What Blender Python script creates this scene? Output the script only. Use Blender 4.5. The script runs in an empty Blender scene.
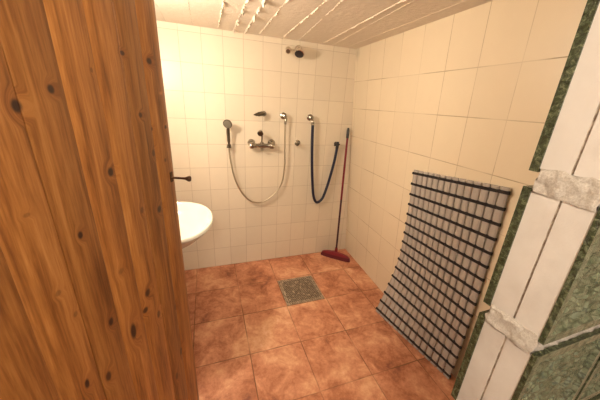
import bpy, bmesh, math, random
from mathutils import Vector, Matrix, noise
random.seed(4)
S = bpy.context.scene
C = S.collection
PI = math.pi

# ------------------------------------------------------------------ camera
F_PX = 260.75
yaw, pit, rol = .350, .354, -.062
cy, sy, cp, sp, cr, sr = math.cos(yaw), math.sin(yaw), math.cos(pit), math.sin(pit), math.cos(rol), math.sin(rol)
fw = Vector((sy*cp, cy*cp, -sp)); rt = Vector((cy, -sy, 0)); dn = fw.cross(rt)
rt2 = cr*rt + sr*dn; dn2 = -sr*rt + cr*dn
cam = bpy.data.objects.new('camera', bpy.data.cameras.new('camera'))
C.objects.link(cam)
M = Matrix.Identity(4)
for r_ in range(3):
    M[r_][0] = rt2[r_]; M[r_][1] = -dn2[r_]; M[r_][2] = -fw[r_]
M[2][3] = 1.45
cam.matrix_world = M
cam.data.sensor_width = 36; cam.data.lens = 36*F_PX/600; cam.data.clip_start = .02
S.camera = cam

# ------------------------------------------------------------------ world, lights, exposure
w = bpy.data.worlds.new('world'); S.world = w; w.use_nodes = True
w.node_tree.nodes['Background'].inputs[0].default_value = (1, .82, .69, 1)
w.node_tree.nodes['Background'].inputs[1].default_value = .62

def area(name, loc, aim, size, power, col, spread=PI):
    l = bpy.data.lights.new(name, 'AREA'); l.shape = 'DISK'; l.size = size; l.energy = power; l.color = col; l.spread = spread
    o = bpy.data.objects.new(name, l); C.objects.link(o); o.location = loc
    o.rotation_euler = (Vector(aim)-Vector(loc)).to_track_quat('-Z', 'Y').to_euler()
    return o
lp = bpy.data.lights.new('basin_lamp', 'POINT'); lp.energy = 22; lp.color = (1, .84, .66); lp.shadow_soft_size = .035
lo = bpy.data.objects.new('basin_lamp', lp); C.objects.link(lo); lo.location = (-.41, 1.27, 1.66)
area('hall_lamp', (-.12, -.38, 1.85), (.35, 1.0, 1.05), .26, 11.5, (1, .85, .64))
S.view_settings.view_transform = 'Standard'; S.view_settings.look = 'None'
S.view_settings.gamma = 1; S.view_settings.use_curve_mapping = False
S.view_settings.exposure = .55

# ------------------------------------------------------------------ materials
class NT:
    def __init__(s, name):
        s.m = bpy.data.materials.new(name); s.m.use_nodes = True; s.t = s.m.node_tree
        s.b = s.t.nodes['Principled BSDF']
    def n(s, kind, **kw):
        x = s.t.nodes.new(kind)
        for k, v in kw.items(): setattr(x, k, v)
        return x
    def put(s, sock, v):
        if isinstance(v, bpy.types.NodeSocket): s.t.links.new(v, sock)
        elif v is not None:
            try: sock.default_value = v
            except Exception: sock.default_value = tuple(v)+(1,)
    def math(s, op, a, b=None, c=None, clamp=False):
        x = s.n('ShaderNodeMath', operation=op, use_clamp=clamp)
        s.put(x.inputs[0], a); s.put(x.inputs[1], b)
        if c is not None: s.put(x.inputs[2], c)
        return x.outputs[0]
    def mix(s, f, a, b, blend='MIX'):
        x = s.n('ShaderNodeMix', data_type='RGBA', blend_type=blend)
        s.put(x.inputs[0], f); s.put(x.inputs[6], a if isinstance(a, bpy.types.NodeSocket) else tuple(a)+(1,))
        s.put(x.inputs[7], b if isinstance(b, bpy.types.NodeSocket) else tuple(b)+(1,))
        return x.outputs[2]
    def noise(s, vec, scale, detail=3, rough=.5, dist=0):
        x = s.n('ShaderNodeTexNoise'); s.put(x.inputs['Vector'], vec)
        x.inputs['Scale'].default_value = scale; x.inputs['Detail'].default_value = detail
        x.inputs['Roughness'].default_value = rough; x.inputs['Distortion'].default_value = dist
        return x.outputs[0]
    def ramp(s, f, stops):
        x = s.n('ShaderNodeValToRGB'); s.put(x.inputs[0], f); e = x.color_ramp.elements
        while len(e) < len(stops): e.new(.5)
        for i, (p, c) in enumerate(stops): e[i].position = p; e[i].color = tuple(c)+(1,) if len(c) == 3 else c
        return x.outputs[0]
    def mapr(s, v, a, b, c=0, d=1, smooth=False):
        x = s.n('ShaderNodeMapRange'); x.clamp = True
        if smooth: x.interpolation_type = 'SMOOTHSTEP'
        s.put(x.inputs[0], v); x.inputs[1].default_value = a; x.inputs[2].default_value = b
        x.inputs[3].default_value = c; x.inputs[4].default_value = d
        return x.outputs[0]
    def bump(s, h, strength=.3, dist=.005):
        x = s.n('ShaderNodeBump'); s.put(x.inputs['Height'], h)
        x.inputs['Strength'].default_value = strength; x.inputs['Distance'].default_value = dist
        s.t.links.new(x.outputs[0], s.b.inputs['Normal']); return x
    def obj(s): return s.n('ShaderNodeTexCoord').outputs['Object']
    def uv(s): return s.n('ShaderNodeTexCoord').outputs['UV']
    def set(s, **kw):
        for k, v in kw.items(): s.put(s.b.inputs[k.replace('_', ' ')], v if not (isinstance(v, tuple) and len(v) == 3) else v+(1,))
        return s.m

def plain(name, col, rough=.5, metal=0, vary=.0, vscale=20, coat=0):
    t = NT(name)
    if vary:
        f = t.noise(t.obj(), vscale, 4)
        t.put(t.b.inputs['Base Color'], t.mix(f, tuple(c*(1-vary) for c in col), tuple(min(1, c*(1+vary)) for c in col)))
    else: t.set(Base_Color=col)
    t.set(Roughness=rough, Metallic=metal, Coat_Weight=coat)
    return t.m

def tiles(name, sw, sh, base, grout, gw=.0016, vary=.05, rough=.28, mottled=None, bump=.25, hstrong=False, stain=None):
    """square-set tiles: UV counted in tiles, sw x sh metres each"""
    t = NT(name); sep = t.n('ShaderNodeSeparateXYZ'); t.put(sep.inputs[0], t.uv())
    wob = t.math('MULTIPLY', t.math('SUBTRACT', t.noise(t.uv(), 6, 3), .5), .0016)
    def edge(sock, size):
        fr = t.math('ABSOLUTE', t.math('SUBTRACT', t.math('FRACT', t.math('ADD', sock, .5)), .5))
        return t.math('ADD', t.math('MULTIPLY', fr, size), wob)
    eu, ev = edge(sep.outputs[0], sw), edge(sep.outputs[1], sh)
    if hstrong: ev = t.math('SUBTRACT', ev, .0007)
    e = t.math('MINIMUM', eu, ev)
    g = t.mapr(e, gw*.7, gw*1.7, 1, 0)
    cell = t.n('ShaderNodeCombineXYZ')
    t.put(cell.inputs[0], t.math('FLOOR', sep.outputs[0])); t.put(cell.inputs[1], t.math('FLOOR', sep.outputs[1]))
    wn = t.n('ShaderNodeTexWhiteNoise', noise_dimensions='3D'); t.put(wn.inputs['Vector'], cell.outputs[0])
    lo = tuple(c*(1-vary) for c in base); hi = tuple(min(1, c*(1+vary*.5)) for c in base)
    col = t.mix(wn.outputs['Value'], lo, hi)
    if mottled:
        off = t.n('ShaderNodeVectorMath', operation='MULTIPLY_ADD'); t.put(off.inputs[0], wn.outputs['Color'])
        off.inputs[1].default_value = (9, 9, 9); t.put(off.inputs[2], t.uv())
        n1 = t.noise(off.outputs[0], 2.6, 8, .68, .5); n2 = t.noise(off.outputs[0], 15, 5, .7)
        f = t.math('ADD', t.math('MULTIPLY', n1, .72), t.math('MULTIPLY', n2, .28))
        f = t.math('ADD', f, t.math('MULTIPLY', t.math('SUBTRACT', wn.outputs['Value'], .5), .07))
        big = t.noise(t.uv(), .9, 3, .6)
        f = t.math('ADD', f, t.math('MULTIPLY', t.math('SUBTRACT', big, .5), .42)); col = t.ramp(f, mottled)
    else:
        n1 = t.noise(t.uv(), 3, 4); col = t.mix(t.mapr(n1, .35, .75, 0, .16), col, tuple(c*.86 for c in base))
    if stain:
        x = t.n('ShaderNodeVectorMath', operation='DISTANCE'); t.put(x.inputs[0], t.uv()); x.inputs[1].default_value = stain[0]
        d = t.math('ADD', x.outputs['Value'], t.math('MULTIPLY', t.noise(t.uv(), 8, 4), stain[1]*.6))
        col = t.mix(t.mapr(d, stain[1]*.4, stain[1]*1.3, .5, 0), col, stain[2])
    if hstrong: g = t.math('MULTIPLY', g, t.mapr(t.noise(t.uv(), .55, 2), .40, .58, .30, 1))
    if mottled: g = t.math('MULTIPLY', g, t.mapr(t.noise(t.uv(), 1.7, 3), .40, .56, .25, 1))
    gn = t.mix(t.noise(t.uv(), 4, 3), grout, tuple(c*.72 for c in grout))
    t.put(t.b.inputs['Base Color'], t.mix(g, col, gn))
    t.put(t.b.inputs['Roughness'], t.mapr(g, 0, 1, rough, .85))
    h = t.math('SUBTRACT', t.math('MULTIPLY', t.noise(t.uv(), 5, 4), .3), g)
    t.bump(h, bump, .0025)
    return t.m

m_back = tiles('cream_wall_tiles', .142, .1855, (.76, .68, .55), (.61, .52, .40), .0012, rough=.38)
m_right = tiles('peach_wall_tiles', .19, .236, (.77, .675, .52), (.50, .40, .26), .0011, .03, .32, hstrong=True,
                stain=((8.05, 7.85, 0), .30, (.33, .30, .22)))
m_floor = tiles('terracotta_floor_tiles', .327, .327, (.6, .3, .2), (.23, .105, .052), .0021, rough=.42, bump=.5,
                mottled=[(.32, (.25, .082, .048)), (.42, (.45, .175, .090)), (.52, (.61, .28, .165)), (.62, (.74, .42, .25)), (.74, (.85, .57, .40))])
def ceiling_mat():
    t = NT('painted_concrete_ceiling'); o = t.obj()
    st = t.n('ShaderNodeMapping'); t.put(st.inputs[0], o); st.inputs['Scale'].default_value = (3, .8, 1)
    n1 = t.noise(st.outputs[0], 3, 5, .6); n2 = t.noise(o, 40, 5, .6)
    col = t.mix(n1, (.74, .66, .56), (.82, .75, .66)); col = t.mix(t.mapr(n2, .35, .7, .0, .25), col, (.64, .55, .45))
    t.put(t.b.inputs['Base Color'], col); t.set(Roughness=.8)
    t.bump(t.math('ADD', n2, t.math('MULTIPLY', n1, .6)), .5, .006); return t.m
m_ceil = ceiling_mat()
m_plaster = plain('white_plaster', (.72, .66, .57), .85, 0, .06, 12)
m_chrome = plain('chrome', (.42, .40, .36), .20, 1, .35, 60)
m_bchrome = plain('polished_chrome', (.85, .82, .76), .14, 1, .15, 60)
m_dchrome = plain('tarnished_chrome', (.15, .13, .10), .30, 1, .25, 80)
m_black = plain('black_rubber', (.012, .010, .014), .45)
m_nozzle = plain('grey_nozzle_plate', (.20, .19, .15), .5, .3, .2, 200)
m_bluehose = plain('dark_blue_rubber_hose', (.008, .012, .040), .38)
m_steelhose = plain('ribbed_steel_hose', (.50, .43, .32), .30, .85, .2, 300)
m_ceramic = plain('white_glazed_ceramic', (.84, .86, .78), .12, coat=.4)
m_bronze = plain('dark_bronze', (.11, .06, .035), .30, .9, .3, 60)
m_broomred = plain('red_plastic', (.19, .008, .020), .35)
m_bristle = plain('dark_red_bristles', (.10, .006, .014), .6, 0, .5, 300)
m_band = plain('black_rubber_band', (.010, .008, .010), .8)
m_slat = plain('grey_beige_plastic', (.42, .39, .37), .26, 0, .10, 18)

def grate_mat():
    t = NT('galvanised_grate'); n = t.noise(t.obj(), 70, 4, .7)
    t.put(t.b.inputs['Base Color'], t.mix(t.mapr(n, .35, .65), (.26, .205, .15), (.60, .50, .39)))
    t.set(Roughness=.5, Metallic=.45); return t.m
m_grate = grate_mat()
m_drain_shade = plain('dark_drain_shade', (.05, .035, .022), .8)

def mortar_mat():
    t = NT('painted_mortar'); o = t.obj(); n = t.noise(o, 420, 6, .8); n2 = t.noise(o, 30, 3)
    t.put(t.b.inputs['Base Color'], t.mix(t.mapr(n, .40, .60), (.46, .41, .365), (.66, .62, .585)))
    t.set(Roughness=.9); t.bump(t.math('ADD', n, n2), .8, .003); return t.m
m_mortar = mortar_mat()
def coat_mat():
    t = NT('white_painted_block_edge'); o = t.obj(); n = t.noise(o, 34, 6, .6); s = t.noise(o, 7, 3)
    col = t.mix(t.mapr(n, .4, .75, 0, .5), (.53, .495, .48), (.39, .335, .30)); col = t.mix(t.mapr(s, .42, .6, 0, .8), col, (.62, .59, .575))
    t.put(t.b.inputs['Base Color'], col); t.set(Roughness=.55); t.bump(n, .5, .003); return t.m
m_coat = coat_mat()
def seam_mat():
    t = NT('grey_brown_seam'); n = t.noise(t.obj(), 60, 5, .7)  # mottled grey-brown colour of the groove between the block halves
    t.put(t.b.inputs['Base Color'], t.mix(t.mapr(n, .4, .62), (.30, .23, .18), (.62, .54, .47))); t.set(Roughness=.8); return t.m
m_seam = seam_mat()
def glass_mat():
    t = NT('wavy_green_block_glass'); o = t.obj()
    wv = t.n('ShaderNodeTexVoronoi', feature='SMOOTH_F1'); t.put(wv.inputs['Vector'], o); wv.inputs['Scale'].default_value = 52
    wv.inputs['Smoothness'].default_value = .5
    n = t.noise(o, 26, 4, .55, 1.6)
    ve = t.n('ShaderNodeTexVoronoi', feature='DISTANCE_TO_EDGE'); ve.inputs['Scale'].default_value = 60
    wp = t.n('ShaderNodeMapping'); wp.inputs['Scale'].default_value = (.7, 1, 1.5); wp.inputs['Rotation'].default_value = (0, .5, 0); t.put(wp.inputs[0], o)
    wa = t.n('ShaderNodeVectorMath', operation='ADD'); t.put(wa.inputs[0], wp.outputs[0])
    nz = t.n('ShaderNodeTexNoise'); t.put(nz.inputs['Vector'], o); nz.inputs['Scale'].default_value = 40
    sc = t.n('ShaderNodeVectorMath', operation='SCALE'); t.put(sc.inputs[0], nz.outputs['Color']); sc.inputs['Scale'].default_value = .018
    t.put(wa.inputs[1], sc.outputs[0]); t.put(ve.inputs['Vector'], wa.outputs[0])
    base = t.mix(t.mapr(n, .3, .7), (.17, .215, .125), (.42, .47, .33))
    t.put(t.b.inputs['Base Color'], t.mix(t.mapr(ve.outputs['Distance'], .0, .12, .8, 0), base, (.045, .06, .028)))
    t.set(Roughness=.13, Transmission_Weight=.55, IOR=1.45)
    t.bump(t.math('ADD', t.math('MULTIPLY', wv.outputs[0], 1.2), n), .6, .004); return t.m
m_glass = glass_mat()
def lip_mat():
    t = NT('dark_green_glass_rim'); n = t.noise(t.obj(), 150, 5, .75, .6)
    t.put(t.b.inputs['Base Color'], t.ramp(n, [(.36, (.018, .026, .010)), (.52, (.060, .078, .034)), (.68, (.26, .28, .17))]))
    t.set(Roughness=.18, Transmission_Weight=.25, IOR=1.45); t.bump(n, .8, .004); return t.m
m_lip = lip_mat()

# ------------------------------------------------------------------ mesh helpers
class MB:
    def __init__(s): s.v = []; s.f = []; s.mi = []; s.uv = {}
    def add(s, vs, fs, mi=0):
        b = len(s.v); s.v += [tuple(v) for v in vs]
        for f in fs: s.f.append(tuple(b+i for i in f)); s.mi.append(mi)
    def box(s, c, d, rot=None, mi=0):
        vs = []
        for k in range(8):
            p = Vector(((k & 1)-.5, ((k >> 1) & 1)-.5, ((k >> 2) & 1)-.5))
            p = Vector((p.x*d[0], p.y*d[1], p.z*d[2]))
            if rot: p = rot @ p
            vs.append(p+Vector(c))
        s.add(vs, [(0, 2, 3, 1), (4, 5, 7, 6), (0, 1, 5, 4), (2, 6, 7, 3), (0, 4, 6, 2), (1, 3, 7, 5)], mi)
    def tube(s, pts, rad, n=12, caps=True, mi=0):
        pts = [Vector(p) for p in pts]; m = len(pts)
        rads = rad if isinstance(rad, (list, tuple)) else [rad]*m
        up = None; vs = []
        for i, p in enumerate(pts):
            t = (pts[min(i+1, m-1)]-pts[max(i-1, 0)]).normalized()
            if up is None: up = t.orthogonal().normalized()
            up = (up - t*up.dot(t)).normalized(); q = t.cross(up)
            for k in range(n):
                a = 2*PI*k/n; vs.append(p+(up*math.cos(a)+q*math.sin(a))*rads[i])
        fs = [(i*n+k, i*n+(k+1) % n, (i+1)*n+(k+1) % n, (i+1)*n+k) for i in range(m-1) for k in range(n)]
        if caps: fs += [tuple(range(n))[::-1], tuple((m-1)*n+k for k in range(n))]
        s.add(vs, fs, mi)
    def lathe(s, origin, axis, prof, n=24, mi=0):
        """prof: list of (distance along axis, radius)"""
        a = Vector(axis).normalized(); o = Vector(origin); u = a.orthogonal().normalized(); q = a.cross(u); vs = []
        for d, r in prof:
            for k in range(n):
                t = 2*PI*k/n; vs.append(o+a*d+(u*math.cos(t)+q*math.sin(t))*max(r, 1e-5))
        m = len(prof)
        fs = [(i*n+k, i*n+(k+1) % n, (i+1)*n+(k+1) % n, (i+1)*n+k) for i in range(m-1) for k in range(n)]
        fs += [tuple(range(n))[::-1], tuple((m-1)*n+k for k in range(n))]
        s.add(vs, fs, mi)
    def build(s, name, mats, parent=None, smooth=False, bevel=0, origin=None):
        me = bpy.data.meshes.new(name)
        o_ = Vector()
        q_ = parent
        while q_ is not None: o_ += q_.location; q_ = q_.parent
        me.from_pydata([tuple(Vector(v)-o_) for v in s.v], [], s.f)
        if not isinstance(mats, (list, tuple)): mats = [mats]
        for m in mats: me.materials.append(m)
        for p, mi in zip(me.polygons, s.mi): p.material_index = mi; p.use_smooth = smooth
        bm = bmesh.new(); bm.from_mesh(me); bmesh.ops.recalc_face_normals(bm, faces=bm.faces); bm.to_mesh(me); bm.free()
        o = bpy.data.objects.new(name, me); C.objects.link(o)
        if parent is not None: o.parent = parent
        else: o.location = o_
        if smooth:
            try: me.set_sharp_from_angle(angle=math.radians(40))
            except Exception: pass
        if bevel:
            md = o.modifiers.new('bevel', 'BEVEL'); md.width = bevel; md.segments = 2; md.limit_method = 'ANGLE'
        return o
def empty(name, label, cat, loc, group=None):
    o = bpy.data.objects.new(name, None); C.objects.link(o); o.location = loc; o.empty_display_size = .05
    o['label'] = label; o['category'] = cat
    if group: o['group'] = group
    return o
def struct(o, label=None):
    o['kind'] = 'structure'
    if label: o['label'] = label
    return o
def smooth_path(pts, n=8):
    """Catmull-Rom through pts"""
    P = [Vector(p) for p in pts]; P = [2*P[0]-P[1]]+P+[2*P[-1]-P[-2]]; out = []
    for i in range(1, len(P)-2):
        for k in range(n):
            t = k/n; a, b, c, d = P[i-1:i+3]
            out.append(.5*((2*b)+(c-a)*t+(2*a-5*b+4*c-d)*t*t+(3*b-a-3*c+d)*t**3))
    out.append(P[-2]); return out

# ------------------------------------------------------------------ room shell
YB = 2.157; HC = 1.893; XL = -.45; YF = -1.3
def wall_x(y, z): return 1.344-.152*z/HC+(-.038)*(YB-y)        # the right wall leans in a little

def grid_wall(name, corners_fn, nu, nv, mat, thick):
    """a surface of nu x nv cells with its UV, given real thickness behind it"""
    me = bpy.data.meshes.new(name); bm = bmesh.new(); uvl = bm.loops.layers.uv.new('UVMap'); vs = {}
    uvs = {}
    for i in range(nu+1):
        for j in range(nv+1):
            p, uv = corners_fn(i/nu, j/nv); vs[i, j] = bm.verts.new(p); uvs[vs[i, j]] = uv
    back = {k: bm.verts.new(v.co+Vector(thick)) for k, v in vs.items() if k[0] in (0, nu) and k[1] in (0, nv)}
    for i in range(nu):
        for j in range(nv): bm.faces.new([vs[i, j], vs[i+1, j], vs[i+1, j+1], vs[i, j+1]])
    cs = [(0, 0), (nu, 0), (nu, nv), (0, nv)]
    bm.faces.new([back[c] for c in cs[::-1]])
    def rim(a, b):
        if a[0] == b[0]:
            st = 1 if b[1] > a[1] else -1; seq = [(a[0], k) for k in range(a[1], b[1]+st, st)]
        else:
            st = 1 if b[0] > a[0] else -1; seq = [(k, a[1]) for k in range(a[0], b[0]+st, st)]
        bm.faces.new([vs[q] for q in seq]+[back[b], back[a]])
    for a, b in zip(cs, cs[1:]+cs[:1]): rim(a, b)
    for f in bm.faces:
        for l in f.loops: l[uvl].uv = uvs.get(l.vert, (.5, .5))
    bmesh.ops.recalc_face_normals(bm, faces=bm.faces)
    bm.to_mesh(me); bm.free(); me.materials.append(mat)
    o = bpy.data.objects.new(name, me); C.objects.link(o); o['kind'] = 'structure'
    return o

def f_floor(u, v):
    x = XL+u*(1.36-XL); y = YF+v*(YB-YF)
    return (x, y, 0), ((x-.495)/.327+20, (y-1.174)/.327+20)
grid_wall('floor', f_floor, 4, 8, m_floor, (0, 0, -.08))
def f_back(u, v):
    z = v*HC; x = XL+u*(wall_x(YB, z)-XL)
    return (x, YB, z), (x/.142+20.0, z/.1855)
grid_wall('wall_back', f_back, 6, 6, m_back, (0, .08, 0))
RZ = [0, .24, .48, .715, .955, 1.20, 1.435, 1.648, 1.893]         # the courses on the right wall
def f_right(u, v):
    i = v*8; k = min(int(i), 7); z = RZ[k]+(RZ[k+1]-RZ[k])*(i-k)
    y = YF+u*(YB-YF)
    return (wall_x(y, z), y, z), ((y-.60)/.19, i if i < 8 else 8-.02)
grid_wall('wall_right', f_right, 8, 8, m_right, (.08, 0, 0))
def f_left(u, v):
    y = YF+u*(YB-YF); z = v*HC
    return (XL, y, z), (y/.142+.3, z/.1855)
grid_wall('wall_left', f_left, 2, 2, m_back, (-.08, 0, 0))

# ceiling: painted concrete with the ridges the shuttering boards left
cb = MB()
cb.box(((XL+1.4)/2-.01, (YF+YB)/2, HC+.04), (1.4-XL+.1, YB-YF+.1, .08))
def ridge(x0, x1, wd, drop, rough):
    n = 420; vs = []; fs = []
    for i in range(n+1):
        y = YF+(YB-YF)*i/n; x = x0+(x1-x0)*(y-1.4)/.75 if y > 1.0 else x0+(x1-x0)*(-.4)/.75
        a = noise.noise(Vector((x0*31, y*14, 0))); b_ = noise.noise(Vector((x0*17, y*70, 5)))+.6*noise.noise(Vector((x0*7, y*150, 2)))
        ww = wd*(1+rough*(.9*b_)); dd = drop*max(.05, 1+rough*(a*1.6+b_*1.1)); xx = x+rough*.004*b_
        vs += [(xx-ww, y, HC+.001), (xx-ww*.2, y, HC-dd), (xx+ww*.35, y, HC-dd*.8), (xx+ww, y, HC+.001)]
    for i in range(n):
        for k in range(3): fs.append((i*4+k, i*4+k+1, i*4+k+5, i*4+k+4))
    cb.add(vs, fs)
for a_ in [(.113, .113, .0030, .006, 1.6), (.217, .213, .0045, .007, 1.9), (.290, .293, .0050, .008, 1.9), (.386, .392, .0024, .004, 1.3),
           (.548, .562, .0028, .005, 1.4), (.62, .69, .0018, .0026, 1.1), (.845, .885, .0022, .004, .9), (.90, .972, .0014, .002, .6),
           (-.05, -.05, .002, .002, .8), (-.21, -.21, .002, .002, .8), (1.07, 1.10, .0012, .0014, .4)]: ridge(*a_)
cb.build('ceiling', m_ceil)['kind'] = 'structure'

# ------------------------------------------------------------------ wooden door, opened into the room
DW = .48                                                          # pitch and direction of the boards seen from the doorway
def dpt(i): return Vector((DW*(-.649+.0664*i), DW*(1+.173*i), 0))
du = (dpt(1)-dpt(0)); pitch = du.length; du.normalize(); dnrm = Vector((du.y, -du.x, 0))   # normal towards the room
I0, I1 = -1.5, 6.06
DZ0, DZ1 = .012, 1.845
def door_mat(knots):
    t = NT('knotty_pine'); o = t.obj()       # object coordinates: x along the door, y its normal, z up
    sep = t.n('ShaderNodeSeparateXYZ'); t.put(sep.inputs[0], o)
    bi = t.math('FLOOR', t.math('DIVIDE', sep.outputs[0], pitch))
    wn = t.n('ShaderNodeTexWhiteNoise', noise_dimensions='1D'); t.put(wn.inputs['W'], bi)
    kn = None; sw = None
    for (kx, kz, rx, rz, s) in knots:
        a = t.math('DIVIDE', t.math('SUBTRACT', sep.outputs[0], kx), rx); b = t.math('DIVIDE', t.math('SUBTRACT', sep.outputs[2], kz), rz)
        d = t.math('SQRT', t.math('ADD', t.math('MULTIPLY', a, a), t.math('MULTIPLY', b, b)))
        k1 = t.math('MULTIPLY', t.mapr(d, .55, 1.25, 1, 0, True), s); k2 = t.math('MULTIPLY', t.mapr(d, .8, 3.2, 1, 0, True), s*rx/.006)
        kn = k1 if kn is None else t.math('MAXIMUM', kn, k1); sw = k2 if sw is None else t.math('ADD', sw, k2)
    cmb = t.n('ShaderNodeCombineXYZ')
    t.put(cmb.inputs[0], t.math('ADD', t.math('MULTIPLY', sep.outputs[0], 26), t.math('MULTIPLY', sw, .35)))
    t.put(cmb.inputs[1], t.math('MULTIPLY', wn.outputs['Value'], 37)); t.put(cmb.inputs[2], t.math('MULTIPLY', sep.outputs[2], 1.5))
    g1 = t.noise(cmb.outputs[0], 1.5, 5, .55, .6); g2 = t.noise(cmb.outputs[0], 8, 4, .6, .3)
    f = t.math('ADD', t.math('MULTIPLY', g1, .65), t.math('MULTIPLY', g2, .35))
    col = t.ramp(f, [(.34, (.14, .046, .010)), (.46, (.29, .110, .026)), (.56, (.42, .178, .046)), (.70, (.57, .28, .095))])
    tint = t.mapr(wn.outputs['Value'], 0, 1, .78, 1.12)
    tc = t.n('ShaderNodeCombineColor')
    for k in range(3): t.put(tc.inputs[k], tint)
    col = t.mix(1.0, col, tc.outputs[0], 'MULTIPLY')
    col = t.mix(t.math('MULTIPLY', t.math('MINIMUM', sw, 1), .20), col, (.25, .075, .02))
    col = t.mix(kn, col, (.028, .006, .005))
    t.put(t.b.inputs['Base Color'], col); t.set(Roughness=.42, Coat_Weight=.12)
    t.bump(f, .12, .002); return t.m
KN = [(16,106,8,9,1),(49,89,5,6,1),(110,172,4.5,6,1),(148,61,3,4,1),(122,53,2.4,3,.9),(91,70,2,3.5,.5),(139,115,2.4,3.5,.9),(165,127,1.8,2.6,.9),(152,129,1.5,2.6,.8),
      (153,153,2.6,4.5,.7),(158.5,209,3,4.5,1),(141.5,210,2.6,4.5,.6),(78.5,235,3.6,5,1),(146.5,292.5,3.5,5,.9),(145,310,3.2,4,.9),(158,314,2.6,5,.8),(110,321.5,4,5.5,1),
      (132.5,331,4.2,11,1),(107.5,376,4,7,.9),(86,383.5,4,7,1),(175,307,1.6,4,.7),(181,351,2,5,.9),(176,376,1.6,5,.7),(195,356,1.6,5,.8),
      (25,215,6,3,.35),(57,293,5,4,.4),(75,314,4,4,.4),(120,271,4,4,.35),(164,160,1.4,2.5,.6)]
org = dpt(0)+Vector((0, 0, 0))
def on_door(x, y):
    d = rt2*((x-300)/F_PX)+dn2*((y-200)/F_PX)+fw; c0 = Vector((0, 0, 1.45))
    s_ = (org-c0).dot(dnrm)/d.dot(dnrm); p = c0+d*s_; return (p-org).dot(du), p.z, s_
kk = []
for (x, y, rx, ry, s) in KN:
    k0 = on_door(x, y); k1 = on_door(x+rx, y); k2 = on_door(x, y+ry)
    kk.append((k0[0], k0[1], abs(k1[0]-k0[0])*.78, max(abs(k2[1]-k0[1]), .003)*.85, s))
m_pine = door_mat(kk)
db = MB(); prof = []
for i in range(-2, 6):
    wide = (i in (1, 4, -2))                     # the open joints between boards; the others are soft ripples in one board
    base = i*pitch
    gd, gwid = (.0045, .0016) if wide else (.0016, .0040)
    prof += [(base-gwid, 0), (base, -gd), (base+gwid, 0)]
    for k in range(1, 6):
        t_ = k/6; prof.append((base+pitch*t_, .0042*math.sin(PI*t_**.8)*(1 if wide or i % 2 else .8)))
lo, hi = I0*pitch, I1*pitch
prof = [p for p in prof if lo+.002 < p[0] < hi-.003]
prof = [(lo, 0)]+prof+[(hi-.002, 0), (hi, -.002)]
TH = .036; n_ = len(prof); NZ = 14
vs = []
for j in range(NZ+1):
    z = DZ0+(DZ1-DZ0)*j/NZ
    vs += [(p[0], -p[1], z) for p in prof]
db.add(vs, [(j*n_+i, j*n_+i+1, (j+1)*n_+i+1, (j+1)*n_+i) for j in range(NZ) for i in range(n_-1)])
b0 = len(db.v); db.v += [(lo, TH, DZ0), (hi, TH, DZ0), (hi, TH, DZ1), (lo, TH, DZ1)]
def af(f): db.f.append(tuple(f)); db.mi.append(0)
af((b0, b0+1, b0+2, b0+3))
af([i for i in range(n_)]+[b0+1, b0]); af([NZ*n_+i for i in range(n_)]+[b0+2, b0+3])
af([j*n_ for j in range(NZ+1)]+[b0+3, b0]); af([j*n_+n_-1 for j in range(NZ+1)]+[b0+2, b0+1])
door = db.build('door_1', m_pine, smooth=True)
door.location = org
door.rotation_euler = (0, 0, math.atan2(du.y, du.x))
door['kind'] = 'structure'; door['label'] = 'open pine board door with dark knots, filling the left of the view'
# handle (door coordinates: x along, -y out of the face)
hx, hz, _ = on_door(170.5, 177.5)
hb = MB()
hb.lathe((hx, .001, hz), (0, -1, 0), [(0, .011), (.003, .011), (.005, .007), (.010, .0042), (.040, .0040), (.052, .0048), (.060, .0085), (.066, .0105), (.070, .009), (.072, .004)], 18)
hb.box((hx, -.003, hz+.002), (.016, .004, .034))
h = hb.build('door_handle', m_bronze, smooth=True); h.parent = door; h['label'] = 'dark bronze knob on a thin stem'
lk = MB(); lk.box((hi+.0005, .018, hz-.02), (.002, .020, .12)); lk.box((hi+.001, .018, hz), (.005, .010, .02))
l_ = lk.build('lock_plate', m_bronze); l_.parent = door
for hz_ in (.25, 1.62):
    hg = MB(); hg.tube([(lo-.006, .0, hz_-.045), (lo-.006, .0, hz_+.045)], .006, 10)
    hg.box((lo+.012, -.001, hz_), (.034, .003, .08))
    g_ = hg.build('hinge', m_bronze); g_.parent = door

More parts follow.
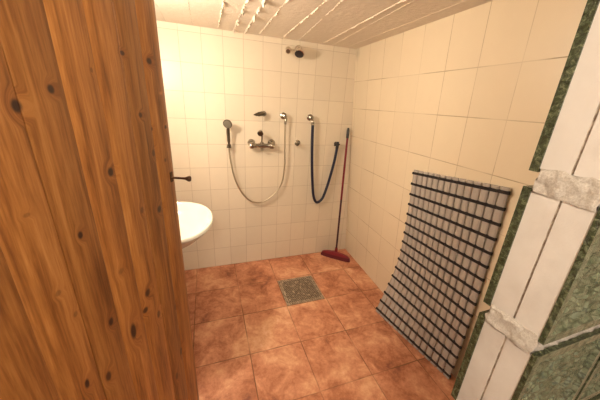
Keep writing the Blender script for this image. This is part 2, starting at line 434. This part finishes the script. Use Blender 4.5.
# ------------------------------------------------------------------ glass block wall end beside the doorway
GX0 = .45; GP = .239; GJ = [-.085+1.45+GP*k for k in range(2, -6, -1)]         # joint heights, top to bottom
def gy(z): return .020*(z-1.365)                                               # it leans back a touch
YN, YFAR = .153, .247
gp = empty('glass_block_partition', 'partition of green wavy glass blocks with white painted edges beside the doorway, at the right of the view', 'partition', (.82, .20, 0))
LO = -.0055; BW = .210; CP = .226
zj = GJ
bounds = []
tops = [HC+.002]+[z-.0175 for z in zj]; bots = [z+.0175 for z in zj]+[.0]
def block(x0, x1, z0, z1):
    g = MB(); zc = (z0+z1)/2; s0 = gy(zc); ya, yb = YN+s0, YFAR+s0
    lip = .012; k = .020*(z1-z0)/2
    def P(x, y, z): return (x, y+.020*(z-zc), z)
    def rect(ins):                               # negative insets: the glass rim stands proud of the painted edge
        ix = max(ins, -.002); return [(x0+ix, z0+ins), (x1-ix, z0+ins), (x1-ix, z1-ins), (x0+ix, z1-ins)]
    def slab(y0, y1, ins, mi):                   # band round the block edge
        g.add([P(x, y0, z) for x, z in rect(ins)]+[P(x, y1, z) for x, z in rect(ins)], [(i, (i+1) % 4, (i+1) % 4+4, i+4) for i in range(4)], mi)
    def ring(y, i0, i1, mi):
        g.add([P(x, y, z) for x, z in rect(i0)+rect(i1)], [(i, (i+1) % 4, (i+1) % 4+4, i+4) for i in range(4)], mi)
    ym = (ya+yb)/2-.002
    slab(yb-lip, yb, LO, 2); slab(ya, ya+lip*.6, LO, 2)
    slab(ya+lip*.6, ym-.0015, 0, 1); slab(ym+.0015, yb-lip, 0, 1)
    ring(ya+lip*.6, 0, LO, 2); ring(yb-lip, 0, LO, 2)
    slab(ym-.0015, ym+.0015, .0035, 3); ring(ym-.0015, 0, .0035, 3); ring(ym+.0015, 0, .0035, 3)
    # the two pressed glass faces: rim, then a dished wavy pane with its own thickness
    for sgn, y in ((1, ya), (-1, yb)):
        ring(y, LO, .010, 0)
        N = 44; vs = []; fs = []
        for lay in (0, 1):
            for i in range(N+1):
                for j in range(N+1):
                    x = x0+.010+(x1-x0-.020)*i/N; z = z0+.010+(z1-z0-.020)*j/N
                    e = min(i, j, N-i, N-j)
                    d = 0 if e == 0 else .0045+.0048*(1-2.2*abs(noise.noise(Vector((x*34+.8*noise.noise(Vector((x*30, z*30, 9))), z*58, sgn*3+lay*7)))))*(1 if lay == 0 else .3)*min(1, e/3)
                    vs.append(P(x, y+sgn*(d if lay == 0 else .011 if e else .0095), z))
        n2 = (N+1)**2
        for lay in (0, 1):
            for i in range(N):
                for j in range(N):
                    a = lay*n2+i*(N+1)+j; fs.append((a, a+1, a+N+2, a+N+1))
        bd = [(i, 0) for i in range(N)]+[(N, j) for j in range(N)]+[(i, N) for i in range(N, 0, -1)]+[(0, j) for j in range(N, 0, -1)]
        ids = [i*(N+1)+j for i, j in bd]
        fs += [(ids[k_], ids[(k_+1) % len(ids)], ids[(k_+1) % len(ids)]+n2, ids[k_]+n2) for k_ in range(len(ids))]
        g.add(vs, fs, 0)
    return g.build('glass_block', [m_glass, m_coat, m_lip, m_seam], gp)
mo = MB()
nrow = len(tops); ncol = 3
for r in range(nrow):
    zt, zb = tops[r], bots[r]
    if zt-zb < .03: mo.box((GX0+.35, .2+gy(zb), (zt+zb)/2), (.70, .08, zt-zb)); continue
    for c_ in range(ncol):
        x0 = GX0+c_*CP; block(x0, x0+BW, zb, zt)
        if c_ < ncol-1:
            mo.box((x0+(BW+CP)/2, .2+gy((zt+zb)/2), (zt+zb)/2), (CP-BW+.002, .070, zt-zb+.002))
    xe = GX0+2*CP+BW; xw = wall_x(.2, 1.893)+.02
    if xw > xe: mo.box(((xe+xw)/2, .2+gy((zt+zb)/2), (zt+zb)/2), (xw-xe, .082, zt-zb+.002))
for z in zj:                                    # rough bed joints, lumpy where they show
    vs = []; fs = []; N = 90; Mn = 20
    xw = wall_x(.2, 1.6)+.02
    def lump(p, a=.0040): return a*(noise.noise(Vector(p)*60)+.7*noise.noise(Vector(p)*150))
    ring_ = []
    hh = .0185; yn, yf = YN+.0085+gy(z), YFAR-.013+gy(z)
    # sections along x
    sec = [(yn, -hh)]+[(yn, -hh+2*hh*k/4) for k in range(1, 4)]+[(yn, hh)]+[(yn+(yf-yn)*k/8, hh) for k in range(1, 8)]+[(yf, hh)]+[(yf, hh-2*hh*k/4) for k in range(1, 4)]+[(yf, -hh)]+[(yf-(yf-yn)*k/8, -hh) for k in range(1, 8)]
    ns = len(sec)
    for i in range(N+1):
        x = GX0-.002+(xw-GX0+.002)*(i/N)**1.6
        for (y, dz) in sec:
            l1 = lump((x, y, z+dz)); vs.append((x, y+(l1 if y in (yn, yf) else 0), z+dz+(l1*.8)))
    for i in range(N):
        for k_ in range(ns): fs.append((i*ns+k_, i*ns+(k_+1) % ns, (i+1)*ns+(k_+1) % ns, (i+1)*ns+k_))
    fs.append(tuple(N*ns+k_ for k_ in range(ns)))
    mo.add(vs, fs)
    # end face of the joint, a lumpy grid
    A, B = 22, 10; vs = []; fs = []
    for i in range(A+1):
        for j in range(B+1):
            y = yn+(yf-yn)*i/A; zz = z-hh+2*hh*j/B; edge = i in (0, A) or j in (0, B)
            x = GX0-.002 if edge else GX0-.004+lump((.3, y, zz), .0045)
            l1 = lump((GX0-.002, y, zz)) if edge else 0
            vs.append((x, y+(l1 if i in (0, A) else 0), zz+l1*.8))
    for i in range(A):
        for j in range(B): a = i*(B+1)+j; fs.append((a, a+1, a+B+2, a+B+1))
    mo.add(vs, fs)
mo.build('mortar', m_mortar, gp, smooth=True)

# ------------------------------------------------------------------ floor drain
dr = empty('floor_drain', 'square perforated grey metal drain grate set in the terracotta floor', 'drain', (.655, 1.655, 0))
gx0, gx1, gy0, gy1 = .502, .806, 1.505, 1.800
fb = MB()
for (a, b) in (((gx0+gx1)/2, gy0), ((gx0+gx1)/2, gy1)): fb.box((a, b, .003), (gx1-gx0+.008, .008, .006))
for (a, b) in ((gx0, (gy0+gy1)/2), (gx1, (gy0+gy1)/2)): fb.box((a, b, .003), (.008, gy1-gy0-.008, .006))
fb.build('frame', m_grate, dr)
pb = MB(); pb.box(((gx0+gx1)/2, (gy0+gy1)/2, .0012), (gx1-gx0-.008, gy1-gy0-.008, .0016)); pb.build('shade_sheet', m_drain_shade, dr)  # thin dark sheet, painted shade for the hollow under the grate
gb = MB(); N = 16; xx0, yy0 = gx0+.005, gy0+.005; cw, ch = (gx1-gx0-.010)/N, (gy1-gy0-.010)/N
for i in range(N):
    for j in range(N):
        cx, cyy = xx0+cw*(i+.5), yy0+ch*(j+.5); hv = []; ov = []
        rr = .30 if (i in (0, N-1) or j in (0, N-1)) else .36
        solid = (i in (0, N-1) or j in (0, N-1)) or random.random() < .12
        for k in range(8):
            a = PI/8+k*PI/4; ux, uy = math.cos(a), math.sin(a); m_ = max(abs(ux), abs(uy))
            ov.append((cx+ux/m_*cw/2, cyy+uy/m_*ch/2, .0055)); hv.append((cx+ux*cw*rr, cyy+uy*ch*rr, .0055))
        low = [(x, y, .0025) for x, y, z in hv]
        if solid: gb.add(ov, [tuple(range(8))])
        else: gb.add(ov+hv+low, [(k, (k+1) % 8, (k+1) % 8+8, k+8) for k in range(8)]+[(k+8, (k+1) % 8+8, (k+1) % 8+16, k+16) for k in range(8)])
gb.build('grate', m_grate, dr)

# ------------------------------------------------------------------ washbasin
SZ = .815; SY = 1.445; SX = -.21
sk = empty('washbasin', 'white oval ceramic washbasin on the left wall, half hidden behind the pine door', 'sink', (XL, SY, SZ))
def outline(off, z, n=48):
    pts = []
    for k in range(n):
        a = 2*PI*k/n; c_, s_ = math.cos(a), math.sin(a)
        if c_ >= 0: x = SX+(.215-off)*c_
        else: x = SX-(.235-off)*abs(c_)**.45
        y = SY+(.272-off)*(abs(s_)**(.92 if c_ >= 0 else .5))*(1 if s_ >= 0 else -1)
        pts.append((x, y, z))
    return pts
bb = MB(); n = 48
rings = [(.150, -.135), (.105, -.105), (.055, -.070), (.018, -.034), (-.001, -.012), (0, -.003), (.006, .003), (.014, .003), (.022, -.004), (.034, -.030), (.052, -.055), (.085, -.078), (.13, -.094), (.18, -.100)]
vs = []
for o_, dz in rings: vs += outline(o_, SZ+dz)
fs = [(i*n+k, i*n+(k+1) % n, (i+1)*n+(k+1) % n, (i+1)*n+k) for i in range(len(rings)-1) for k in range(n)]
fs += [tuple(range(n))[::-1], tuple((len(rings)-1)*n+k for k in range(n))]
bb.add(vs, fs); bb.build('bowl', m_ceramic, sk, smooth=True)
ob = MB(); ob.lathe((SX, SY, SZ-.1005), (0, 0, 1), [(0, .022), (.003, .022), (.004, .018), (.002, .016)], 20); ob.build('drain_outlet', m_chrome, sk, smooth=True)
tp = MB(); tp.lathe((XL+.05, SY, SZ+.002), (0, 0, 1), [(0, .024), (.006, .024), (.010, .018), (.075, .017), (.085, .012)], 18)
tp.tube(smooth_path([(XL+.05, SY, SZ+.055), (XL+.10, SY, SZ+.075), (XL+.145, SY, SZ+.070), (XL+.155, SY, SZ+.05)], 5), .010, 12)
tp.tube([(XL+.05, SY, SZ+.085), (XL+.085, SY, SZ+.115)], [.008, .006], 10); tp.build('tap', m_chrome, sk, smooth=True)

# ------------------------------------------------------------------ shower fittings on the back wall
def P(x, d, z): return (x, YB-d, z+1.45)       # x, distance off the wall, height relative to eye level
# overhead shower
t = empty('overhead_shower', 'chrome shower head high on the back wall under the ceiling', 'shower head', P(.69, 0, .385))
b = MB(); b.lathe(P(.70, -.001, .385), (0, -1, 0), [(0, .030), (.005, .030), (.010, .022), (.014, .012)], 20); b.build('wall_flange', m_bchrome, t, True)
b = MB(); b.tube(smooth_path([P(.70, .008, .385), P(.70, .045, .392), P(.690, .072, .378), P(.683, .088, .360)], 6), .011, 14); b.build('arm', m_bchrome, t, True)
ax = Vector((-.30, -.50, -.82))
b = MB(); b.lathe(P(.687, .080, .376), ax, [(-.004, .010), (.004, .018), (.012, .020), (.020, .026), (.038, .036), (.046, .038), (.048, .035)], 24); b.build('head', m_bchrome, t, True)
b = MB(); b.lathe(Vector(P(.687, .080, .376))+ax.normalized()*.0478, ax, [(0, .033), (.003, .032), (.004, .028)], 24); b.build('nozzle_plate', m_black, t, True)
b = MB(); b.tube([P(.70, .045, .380), P(.648, .055, .366), P(.600, .060, .362)], [.009, .008, .009], 12); b.build('side_pipe', m_bchrome, t, True)
b = MB(); b.lathe(P(.605, .045, .368), (-.25, -.8, -.55), [(-.012, .010), (-.006, .021), (.008, .024), (.022, .022), (.028, .016)], 20); k_ = b.build('side_knob', m_bchrome, t, True)
b = MB(); b.lathe(Vector(P(.605, .045, .368))+Vector((-.25, -.8, -.55)).normalized()*.0275, (-.25, -.8, -.55), [(0, .0155), (.002, .014)], 16); b.build('knob_face', m_dchrome, k_, True)

# hand shower with its steel hose
t = empty('hand_shower', 'chrome hand shower with ribbed steel hose hanging in a long loop', 'hand shower', P(.150, .05, -.36))
hd = Vector(P(.150, .092, -.170)); ax = Vector((-.35, -.86, -.36)).normalized()
b = MB(); b.lathe(hd, ax, [(-.024, .008), (-.018, .017), (-.008, .028), (.004, .034), (.010, .034), (.013, .031)], 28); b.build('head', m_dchrome, t, True)
b = MB(); b.lathe(hd+ax*.0125, ax, [(0, .029), (.002, .028), (.003, .012)], 24); b.build('nozzle_plate', m_nozzle, t, True)
b = MB(); b.tube(smooth_path([hd-ax*.010+Vector((0, 0, -.008)), Vector(P(.152, .072, -.225)), Vector(P(.154, .062, -.29)), Vector(P(.155, .055, -.352))], 5), [.0105]*4+[.0125]*4+[.0115]*4+[.0085]*4, 14); b.build('handle', m_dchrome, t, True)
HO = [P(.155, .054, -.350), P(.160, .052, -.42), P(.178, .050, -.54), P(.205, .048, -.64), P(.243, .046, -.725), P(.290, .044, -.785), P(.345, .042, -.822), P(.405, .040, -.832),
      P(.460, .040, -.812), P(.520, .040, -.770), P(.575, .040, -.705), P(.604, .040, -.62), P(.612, .042, -.50), P(.608, .044, -.35), P(.604, .046, -.22), P(.603, .047, -.145)]
hp = smooth_path(HO, 16); b = MB(); b.tube(hp, [.0062+.0007*(k % 2) for k in range(len(hp))], 10); b.build('hose', m_steelhose, t, True)
b = MB(); b.tube([P(.603, .047, -.165), P(.603, .047, -.135)], .0095, 12); b.build('hose_nut', m_chrome, t, True)

t = empty('shower_bracket', 'small dark wall bracket holding the hand shower handle', 'bracket', P(.158, 0, -.35))
b = MB(); b.lathe(P(.160, -.001, -.348), (0, -1, 0), [(0, .017), (.005, .017), (.008, .010), (.034, .008)], 16); b.build('mount', m_dchrome, t, True)
b = MB()
ringp = [Vector(P(.155, .055, -.348))+Vector((math.cos(a)*.0145, math.sin(a)*.0145, 0)) for a in [PI*.5+PI*2*k/20 for k in range(21)]]
b.tube(ringp, .0055, 8); b.build('clip', m_dchrome, t, True)

# spout
t = empty('wall_spout', 'short dark metal spout pointing left above the mixer tap', 'spout', P(.44, 0, -.095))
b = MB(); b.lathe(P(.436, -.001, -.092), (0, -1, 0), [(0, .020), (.004, .020), (.008, .016)], 18); b.build('wall_flange', m_dchrome, t, True)
b = MB(); b.tube(smooth_path([P(.436, .006, -.092), P(.424, .040, -.090), P(.400, .070, -.092), P(.362, .098, -.097), P(.340, .108, -.099)], 5), [.016]*5+[.017]*5+[.016]*4+[.011]*3+[.007]*2+[.005]*2, 14); b.build('neck', m_dchrome, t, True)

# mixer tap
t = empty('mixer_tap', 'chrome two-inlet wall mixer tap with round ends and upright lever', 'tap', P(.41, 0, -.335))
for x in (.336, .502):
    b = MB(); b.lathe(P(x, -.001, -.322), (0, -1, 0), [(0, .031), (.006, .031), (.014, .024), (.022, .016), (.05, .014)], 22); b.build('escutcheon', m_chrome, t, True)
b = MB(); b.lathe(P(.312, .062, -.335), (1, 0, 0), [(0, .012), (.002, .022), (.010, .026), (.026, .026), (.036, .019), (.06, .0165), (.084, .020), (.112, .020), (.136, .0165), (.160, .019), (.170, .026), (.188, .026), (.196, .022), (.198, .012)], 26); b.build('body', m_chrome, t, True)
b = MB(); b.lathe(P(.410, .062, -.335), (0, 0, 1), [(0, .015), (.026, .015), (.030, .010)], 18); b.build('valve_collar', m_chrome, t, True)
b = MB(); b.tube(smooth_path([P(.410, .062, -.308), P(.411, .064, -.280), P(.409, .072, -.255), P(.400, .082, -.235)], 5), [.0055]*6+[.006]*5+[.007]*5, 12)
b.lathe(P(.396, .078, -.236), (-.25, -.8, -.5), [(-.014, .010), (-.010, .020), (.006, .024), (.012, .021), (.013, .012)], 20); b.build('lever', m_dchrome, t, True)
b = MB(); b.lathe(P(.410, .062, -.350), (0, -.4, -1), [(0, .010), (.012, .011), (.026, .010)], 14); b.build('outlet', m_dchrome, t, True)

# small valves
def valve(name, label, x, z, handle_ax, outlet, mat=m_chrome, r=.026, group=None):
    t = empty(name, label, 'valve', P(x, 0, z), group)
    b = MB(); b.lathe(P(x, -.001, z), (0, -1, 0), [(0, r*1.05), (.004, r*1.05), (.009, r*.72), (.030, r*.55)], 18); b.build('wall_flange', mat, t, True)
    b = MB(); b.lathe(P(x, .022, z), handle_ax, [(0, r*.50), (.012, r*.55), (.020, r*.72), (.034, r*.72), (.038, r*.55), (.039, r*.3)], 16); b.build('knob', mat if outlet else m_dchrome, t, True)
    if outlet:
        b = MB(); b.tube([P(x+.004, .026, z-.006), P(x+.008, .044, z-.020), P(x+.010, .047, z-.042)], [.0095, .0100, .0100], 12); b.build('outlet', m_chrome, t, True)
    return t
valve('angle_valve', 'chrome wall outlet at the top of the steel shower hose', .598, -.102, (-.2, -1, .1), True)
valve('angle_valve', 'chrome wall outlet at the top of the dark blue hose', .829, -.106, (-.2, -1, .1), True)
valve('stop_valve', 'small chrome stop valve between the steel hose and dark blue hose', .730, -.318, (-.5, -.9, -.1), False, r=.024)

# dark hose
t = empty('water_hose', 'dark blue rubber hose hanging in a narrow loop on the back wall', 'hose', P(.93, .03, -.86))
HB = [P(.842, .047, -.148), P(.845, .046, -.22), P(.853, .044, -.36), P(.866, .042, -.52), P(.882, .040, -.66), P(.902, .038, -.79), P(.930, .036, -.858), P(.962, .036, -.866), P(1.002, .036, -.825), P(1.035, .036, -.72), P(1.062, .036, -.60), P(1.082, .036, -.49), P(1.092, .038, -.40), P(1.096, .040, -.345)]
b = MB(); b.tube(smooth_path(HB, 8), .0125, 12); b.build('tube', m_bluehose, t, True)
b = MB(); b.tube([P(.842, .047, -.165), P(.841, .047, -.138)], .015, 12); b.build('hose_clamp', m_chrome, t, True)
b = MB(); b.tube([P(1.094, .039, -.365), P(1.097, .040, -.325), P(1.099, .040, -.300)], [.014, .014, .010], 12); b.build('end_coupling', m_black, t, True)
t = empty('hose_bracket', 'small black and chrome wall fitting holding the dark hose end', 'bracket', P(1.10, 0, -.325))
b = MB(); b.lathe(P(1.098, -.001, -.322), (0, -1, 0), [(0, .018), (.005, .018), (.008, .010), (.024, .009)], 14); b.build('mount', m_dchrome, t, True)
b = MB(); b.tube([P(1.070, .028, -.335), P(1.125, .028, -.325)], .0065, 10); b.build('cross_bar', m_black, t, True)

# ------------------------------------------------------------------ broom in the corner
t = empty('broom', 'red broom with dark red brush head standing in the back right corner', 'broom', (1.17, 2.03, 0))
ha, hb_ = Vector((1.050, 2.118, 0)), Vector((1.262, 1.925, 0)); ld = (hb_-ha).normalized(); nd = Vector((-ld.y, ld.x, 0)); L = (hb_-ha).length
def brush(z0, z1, w0, w1, l0, l1, n=20, arch=0):
    vs = []; c_ = (ha+hb_)/2
    for (z, ww, ll) in ((z0, w0, l0), (z1, w1, l1)):
        for k in range(n+1):
            s_ = -1+2*k/n; tp_ = (1-abs(s_)**4)*.5+.5; zz = z+(arch*(1-s_*s_) if z == z1 else 0)
            vs.append(c_+ld*(s_*ll/2)+nd*ww/2*tp_+Vector((0, 0, zz)))
        for k in range(n, -1, -1):
            s_ = -1+2*k/n; tp_ = (1-abs(s_)**4)*.5+.5; zz = z+(arch*(1-s_*s_) if z == z1 else 0)
            vs.append(c_+ld*(s_*ll/2)-nd*ww/2*tp_+Vector((0, 0, zz)))
    m_ = 2*(n+1); b = MB()
    fs = [(k, (k+1) % m_, (k+1) % m_+m_, k+m_) for k in range(m_)]
    fs += [(k, k+1, m_-2-k, m_-1-k) for k in range(n)]+[(m_+k, m_+k+1, m_+m_-2-k, m_+m_-1-k) for k in range(n)]
    b.add(vs, fs); return b
brush(.0, .038, .056, .046, L+.02, L, 20).build('bristles', m_bristle, t)
brush(.036, .050, .046, .030, L, L-.03, 20, .018).build('brush_block', m_broomred, t, bevel=.003)
mid = (ha+hb_)/2; b0_ = mid+Vector((.008, .008, .070)); tip = Vector((1.192, 2.128, 1.272))
b = MB(); b.lathe(mid+Vector((.008, .008, .050)), tip-b0_, [(0, .018), (.03, .016), (.06, .0125)], 16); b.build('socket', m_broomred, t, True)
b = MB(); b.tube([b0_.lerp(tip, .02), b0_.lerp(tip, .45)], .0095, 12); b.build('lower_handle', plain('dark_maroon_plastic', (.045, .008, .018), .35), t, True)
b = MB(); b.tube([b0_.lerp(tip, .45), b0_.lerp(tip, .94)], .0100, 12); b.build('upper_handle', m_broomred, t, True)
b = MB(); b.tube([b0_.lerp(tip, .925), b0_.lerp(tip, .985), tip], [.0125, .0125, .008], 12); b.build('grip', m_black, t, True)

# ------------------------------------------------------------------ slatted mat leaning on the right wall
XLp = [1.210, 1.216, 1.223, 1.229, 1.234, 1.239, 1.243, 1.246, 1.247, 1.243, 1.234, 1.220, 1.202, 1.180, 1.158, 1.137]
XRp = [1.182, 1.189, 1.196, 1.203, 1.209, 1.215, 1.220, 1.224, 1.228, 1.231, 1.234, 1.236, 1.237, 1.237, 1.237, 1.237]
def lerpt(T, s_):
    s_ = s_; k = int(max(0, min(14, math.floor(s_)))); f = s_-k; return T[k]+(T[k+1]-T[k])*f
NS = 14
def mp(u, s_, off=0):
    """u 0..1 from far edge to near edge, s_ counted in bands from the top; off along the surface normal"""
    def raw(u, s_):
        y = 1.272+(.690-1.272)*u
        x = lerpt(XLp, s_)*(1-u)+lerpt(XRp, s_)*u; z = (1.083-.0700*s_)*(1-u)+(1.149-.0745*s_)*u
        return Vector((x, y, z))
    p = raw(u, s_); a = raw(u, s_+.4)-raw(u, s_-.4); c_ = raw(min(u+.05, 1.05), s_)-raw(u-.05, s_)
    nn = a.cross(c_).normalized()
    if nn.x > 0: nn = -nn
    return p+nn*off
mat_ = empty('duckboard_mat', 'grey slatted shower mat with black bands leaning on the right wall', 'mat', (1.20, .98, 0))
SB = -.30; SE = 15.36
for k in range(NS):
    b = MB(); u0 = k/NS+.0052; u1 = (k+1)/NS-.0052
    segs = [(SB, -.075)]+[(i+.075, i+.925) for i in range(15)]+[(15.075, SE)]
    for (a, c_) in segs:
        us = [u0, u0+.014, u1-.014, u1]; ss = [a, a+.05, c_-.05, c_] if c_-a > .2 else [a, a+.03, c_-.03, c_]
        vs = []
        for i_, u in enumerate(us):
            for j_, s_ in enumerate(ss):
                e = (i_ in (0, 3)) or (j_ in (0, 3)); vs.append(mp(u, s_, .0025 if e else .0062))
        for i_, u in enumerate(us):
            for j_, s_ in enumerate(ss): vs.append(mp(u, s_, -.003))
        fs = [(i_*4+j_, i_*4+j_+1, i_*4+j_+5, i_*4+j_+4) for i_ in range(3) for j_ in range(3)]
        fs += [(16+i_*4+j_, 16+i_*4+j_+4, 16+i_*4+j_+5, 16+i_*4+j_+1) for i_ in range(3) for j_ in range(3)]
        bd = [0, 1, 2, 3, 7, 11, 15, 14, 13, 12, 8, 4]
        fs += [(bd[q], bd[(q+1) % 12], bd[(q+1) % 12]+16, bd[q]+16) for q in range(12)]
        b.add(vs, fs)
    # the thin web running behind the bands keeps a slat in one piece
    for i in range(16):
        pa = [mp(u0+.012, i-.08, .0005), mp(u1-.012, i-.08, .0005), mp(u1-.012, i+.08, .0005), mp(u0+.012, i+.08, .0005)]
        pb_ = [mp(u0+.012, i-.08, -.0025), mp(u1-.012, i-.08, -.0025), mp(u1-.012, i+.08, -.0025), mp(u0+.012, i+.08, -.0025)]
        b.add(pa+pb_, [(0, 1, 2, 3), (7, 6, 5, 4)]+[(q, (q+1) % 4, (q+1) % 4+4, q+4) for q in range(4)])
    b.build('slat', m_slat, mat_)
for i in range(16):
    b = MB(); vs = []; n = 28; hw = .115
    for q in range(n+1):
        u = -.004+1.008*q/n
        vs += [mp(u, i-hw, .001), mp(u, i-hw*.8, .0078), mp(u, i+hw*.8, .0075), mp(u, i+hw, .001), mp(u, i+hw*.8, -.0035), mp(u, i-hw*.8, -.0035)]
    fs = [(q*6+j, q*6+(j+1) % 6, (q+1)*6+(j+1) % 6, (q+1)*6+j) for q in range(n) for j in range(6)]+[tuple(range(6)), tuple(n*6+j for j in range(6))]
    b.add(vs, fs); b.build('band', m_band, mat_)
